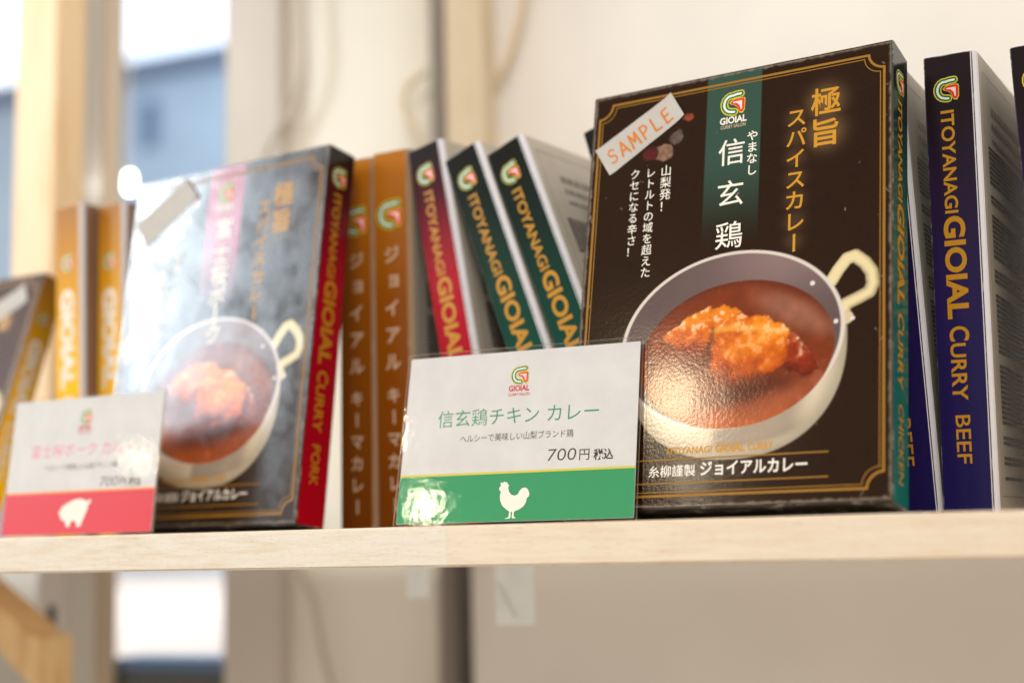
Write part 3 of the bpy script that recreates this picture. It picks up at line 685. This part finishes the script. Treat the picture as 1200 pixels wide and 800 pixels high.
# brace under the shelf
by = 0.72
bp = [(-60, 660), (0, 712), (18, 728), (30, 742), (46, 748), (46, 860), (38, 806), (0, 764), (-60, 700)]
bm = bmesh.new(); fa = []
for dy in (0, 0.03): fa.append([bm.verts.new(at(px, py, by) + Vector((0, dy, 0))) for px, py in bp])
bm.faces.new(fa[0]); bm.faces.new(fa[1][::-1])
for i in range(len(bp)): bm.faces.new((fa[0][i], fa[1][i], fa[1][(i + 1) % len(bp)], fa[0][(i + 1) % len(bp)]))
bmesh.ops.recalc_face_normals(bm, faces=list(bm.faces))
me = bpy.data.meshes.new("wooden_brace"); bm.to_mesh(me); bm.free()
tag(link("wooden_brace", me, wood_mat("brace wood", (250, 216, 164), (244, 206, 150), (224, 180, 124), (20, 20, 4), 5)), "diagonal orange wood brace below the shelf in the bottom left corner", "brace")
# window
win = bpy.data.objects.new("window", None); COL.objects.link(win); tag(win, "narrow tall window with a blue tinted view, behind the shiny pork box", "window")
x0, x1 = X(135, 0.975), X(266, 0.975); zs = at(200, 786, 0.975).z; zs2 = at(200, 772, 0.975).z
FR = base_mat("blue grey frame", (96, 122, 156), 0.4)
slab("sill", x0, x1, 0.973, 1.02, zs, zs2, FR, win); slab("frame", x1 - 0.008, x1, 0.982, 0.992, zs2, ZT, FR, win)
slab("lower_panel", x0, x1, 0.975, 1.02, ZB, zs - 0.0005, base_mat("dark grey panel", (86, 88, 86), 0.5), win)
gm = bpy.data.materials.new("window glass"); gm.use_nodes = True; n, l = nodes(gm); n.clear()
o = n.new("ShaderNodeOutputMaterial"); t = n.new("ShaderNodeBsdfTransparent"); t.inputs[0].default_value = (0.93, 0.97, 1, 1); g = n.new("ShaderNodeBsdfGlossy"); g.inputs["Roughness"].default_value = 0.02
fr = n.new("ShaderNodeFresnel"); mx = n.new("ShaderNodeMixShader"); fm = n.new("ShaderNodeMath"); fm.operation = 'MULTIPLY'; fm.inputs[1].default_value = 0.04; l.new(fr.outputs[0], fm.inputs[0])
l.new(fm.outputs[0], mx.inputs[0]); l.new(t.outputs[0], mx.inputs[1]); l.new(g.outputs[0], mx.inputs[2]); l.new(mx.outputs[0], o.inputs[0])
slab("pane", x0 + 0.001, x1 - 0.008, 0.984, 0.988, zs2, ZT, gm, win, 0)
# outdoors
def emit(name, col, s):
    m = bpy.data.materials.new(name); m.use_nodes = True; n, l = nodes(m); n.clear(); o = n.new("ShaderNodeOutputMaterial"); e = n.new("ShaderNodeEmission")
    e.inputs[0].default_value = (*lin(col), 1); e.inputs[1].default_value = s; l.new(e.outputs[0], o.inputs[0]); return m
struct(slab("sky", -40, 30, 30, 30.2, -4, 40, emit("sky glow", (236, 244, 255), 2.2), None, 0))
ht = at(200, 76, 5.2).z
house = bpy.data.objects.new("house", None); COL.objects.link(house); tag(house, "blue grey house wall across the street, seen through the window", "house")
HM = plaster("blue house wall", (176, 201, 226))
slab("wall", -7.5, 2.5, 5.2, 7.0, -0.12, ht - 0.05, HM, house, 0); slab("eave", -7.6, 2.6, 5.05, 7.1, ht - 0.05, ht, base_mat("eave", (120, 140, 168), 0.6), house, 0.01)
slab("window", at(165, 140, 5.19).x, at(185, 140, 5.19).x, 5.19, 5.25, at(170, 175, 5.19).z, at(170, 120, 5.19).z, base_mat("dark pane", (96, 124, 160), 0.3), house, 0)
struct(slab("road", -12, 8, 1.1, 30, -0.3, -0.12, plaster("pale road", (250, 230, 216)), None, 0))

# ------------------------------------------------------------------ cables, tags, lamp
CG = base_mat("grey cable", (198, 189, 175), 0.5); CT = base_mat("tan cable", (222, 203, 172), 0.5)
Y1 = 0.965
tag(tube("cable", [at(*p, Y1) for p in ((352, -60), (353, 0), (357, 60), (352, 100), (335, 135), (318, 165), (306, 190), (300, 230), (302, 330), (316, 480), (338, 630), (352, 672), (368, 700), (374, 735), (378, 770), (392, 810), (400, 860))], 0.0026, CG),
    "grey cable hanging in loose bends on the cream wall above the shiny box", "cable")
Y2 = 0.958
tag(tube("cable", [at(*p, Y2) for p in ((618, -50), (613, 0), (606, 35), (596, 70), (585, 92), (572, 108))], 0.0026, CT), "tan cable curving down the wall to the right of the tan post", "cable")
Y3 = 0.965
tag(tube("cable", [at(*p, Y3) for p in ((500, 84), (486, 92), (474, 106), (472, 124), (482, 144), (494, 160), (500, 180), (502, 240))], 0.0025, CT), "short tan cable looped just left of the dark shadow strip", "cable")
PT = paper_mat("white tag paper", (246, 250, 248), 0.6)
def paper_tag(px0, px1, py1, y, label):
    a = at(px0, 672, y); b = at(px1, 672, y); zb = at((px0 + px1) / 2, py1, y).z
    o = slab("paper_tag", a.x, b.x, y, y + 0.0006, zb, -0.0158, PT, None, 0); return tag(o, label, "tag", "white tags under the shelf")
paper_tag(476, 502, 700, 0.70, "small white paper tag hanging under the shelf left of the dark shadow strip")
tg = paper_tag(580, 625, 732, 0.70, "larger white paper tag with a tan diagonal line, hanging under the shelf below rooster card")
q = [at(*p, 0.6995) for p in ((582, 682), (583, 680), (605, 722), (603, 723))]
me = bpy.data.meshes.new("stripe"); me.from_pydata([tuple(v) for v in q], [], [(0, 1, 2, 3)]); link("stripe", me, base_mat("tan stripe", (222, 214, 196), 0.6), tg)
# small lit pendant
pend = bpy.data.objects.new("pendant_lamp", None); COL.objects.link(pend); tag(pend, "small glowing white pendant lamp on a thin cord beside the pork box corner", "lamp")
pl = at(152, 214, 0.84)
bm = bmesh.new(); prof = [(0.001, 0.0085), (0.003, 0.008), (0.0042, 0.005), (0.0045, -0.003), (0.004, -0.007), (0.002, -0.0085), (0.0004, -0.009)]
rings = [[bm.verts.new((pl.x + r_ * math.cos(a * math.pi / 10), pl.y + r_ * math.sin(a * math.pi / 10), pl.z + z_)) for a in range(20)] for r_, z_ in prof]
for a, b in zip(rings, rings[1:]):
    for i in range(20): bm.faces.new((a[i], a[(i + 1) % 20], b[(i + 1) % 20], b[i]))
me = bpy.data.meshes.new("lamp_glass"); bm.to_mesh(me); bm.free(); link("lamp_glass", me, emit("lamp glow", (255, 252, 240), 9), pend)
tube("cord", [(pl.x, pl.y, pl.z + 0.008 + k * 0.15) for k in range(8)], 0.0007, base_mat("white cord", (220, 220, 220), 0.5), pend)
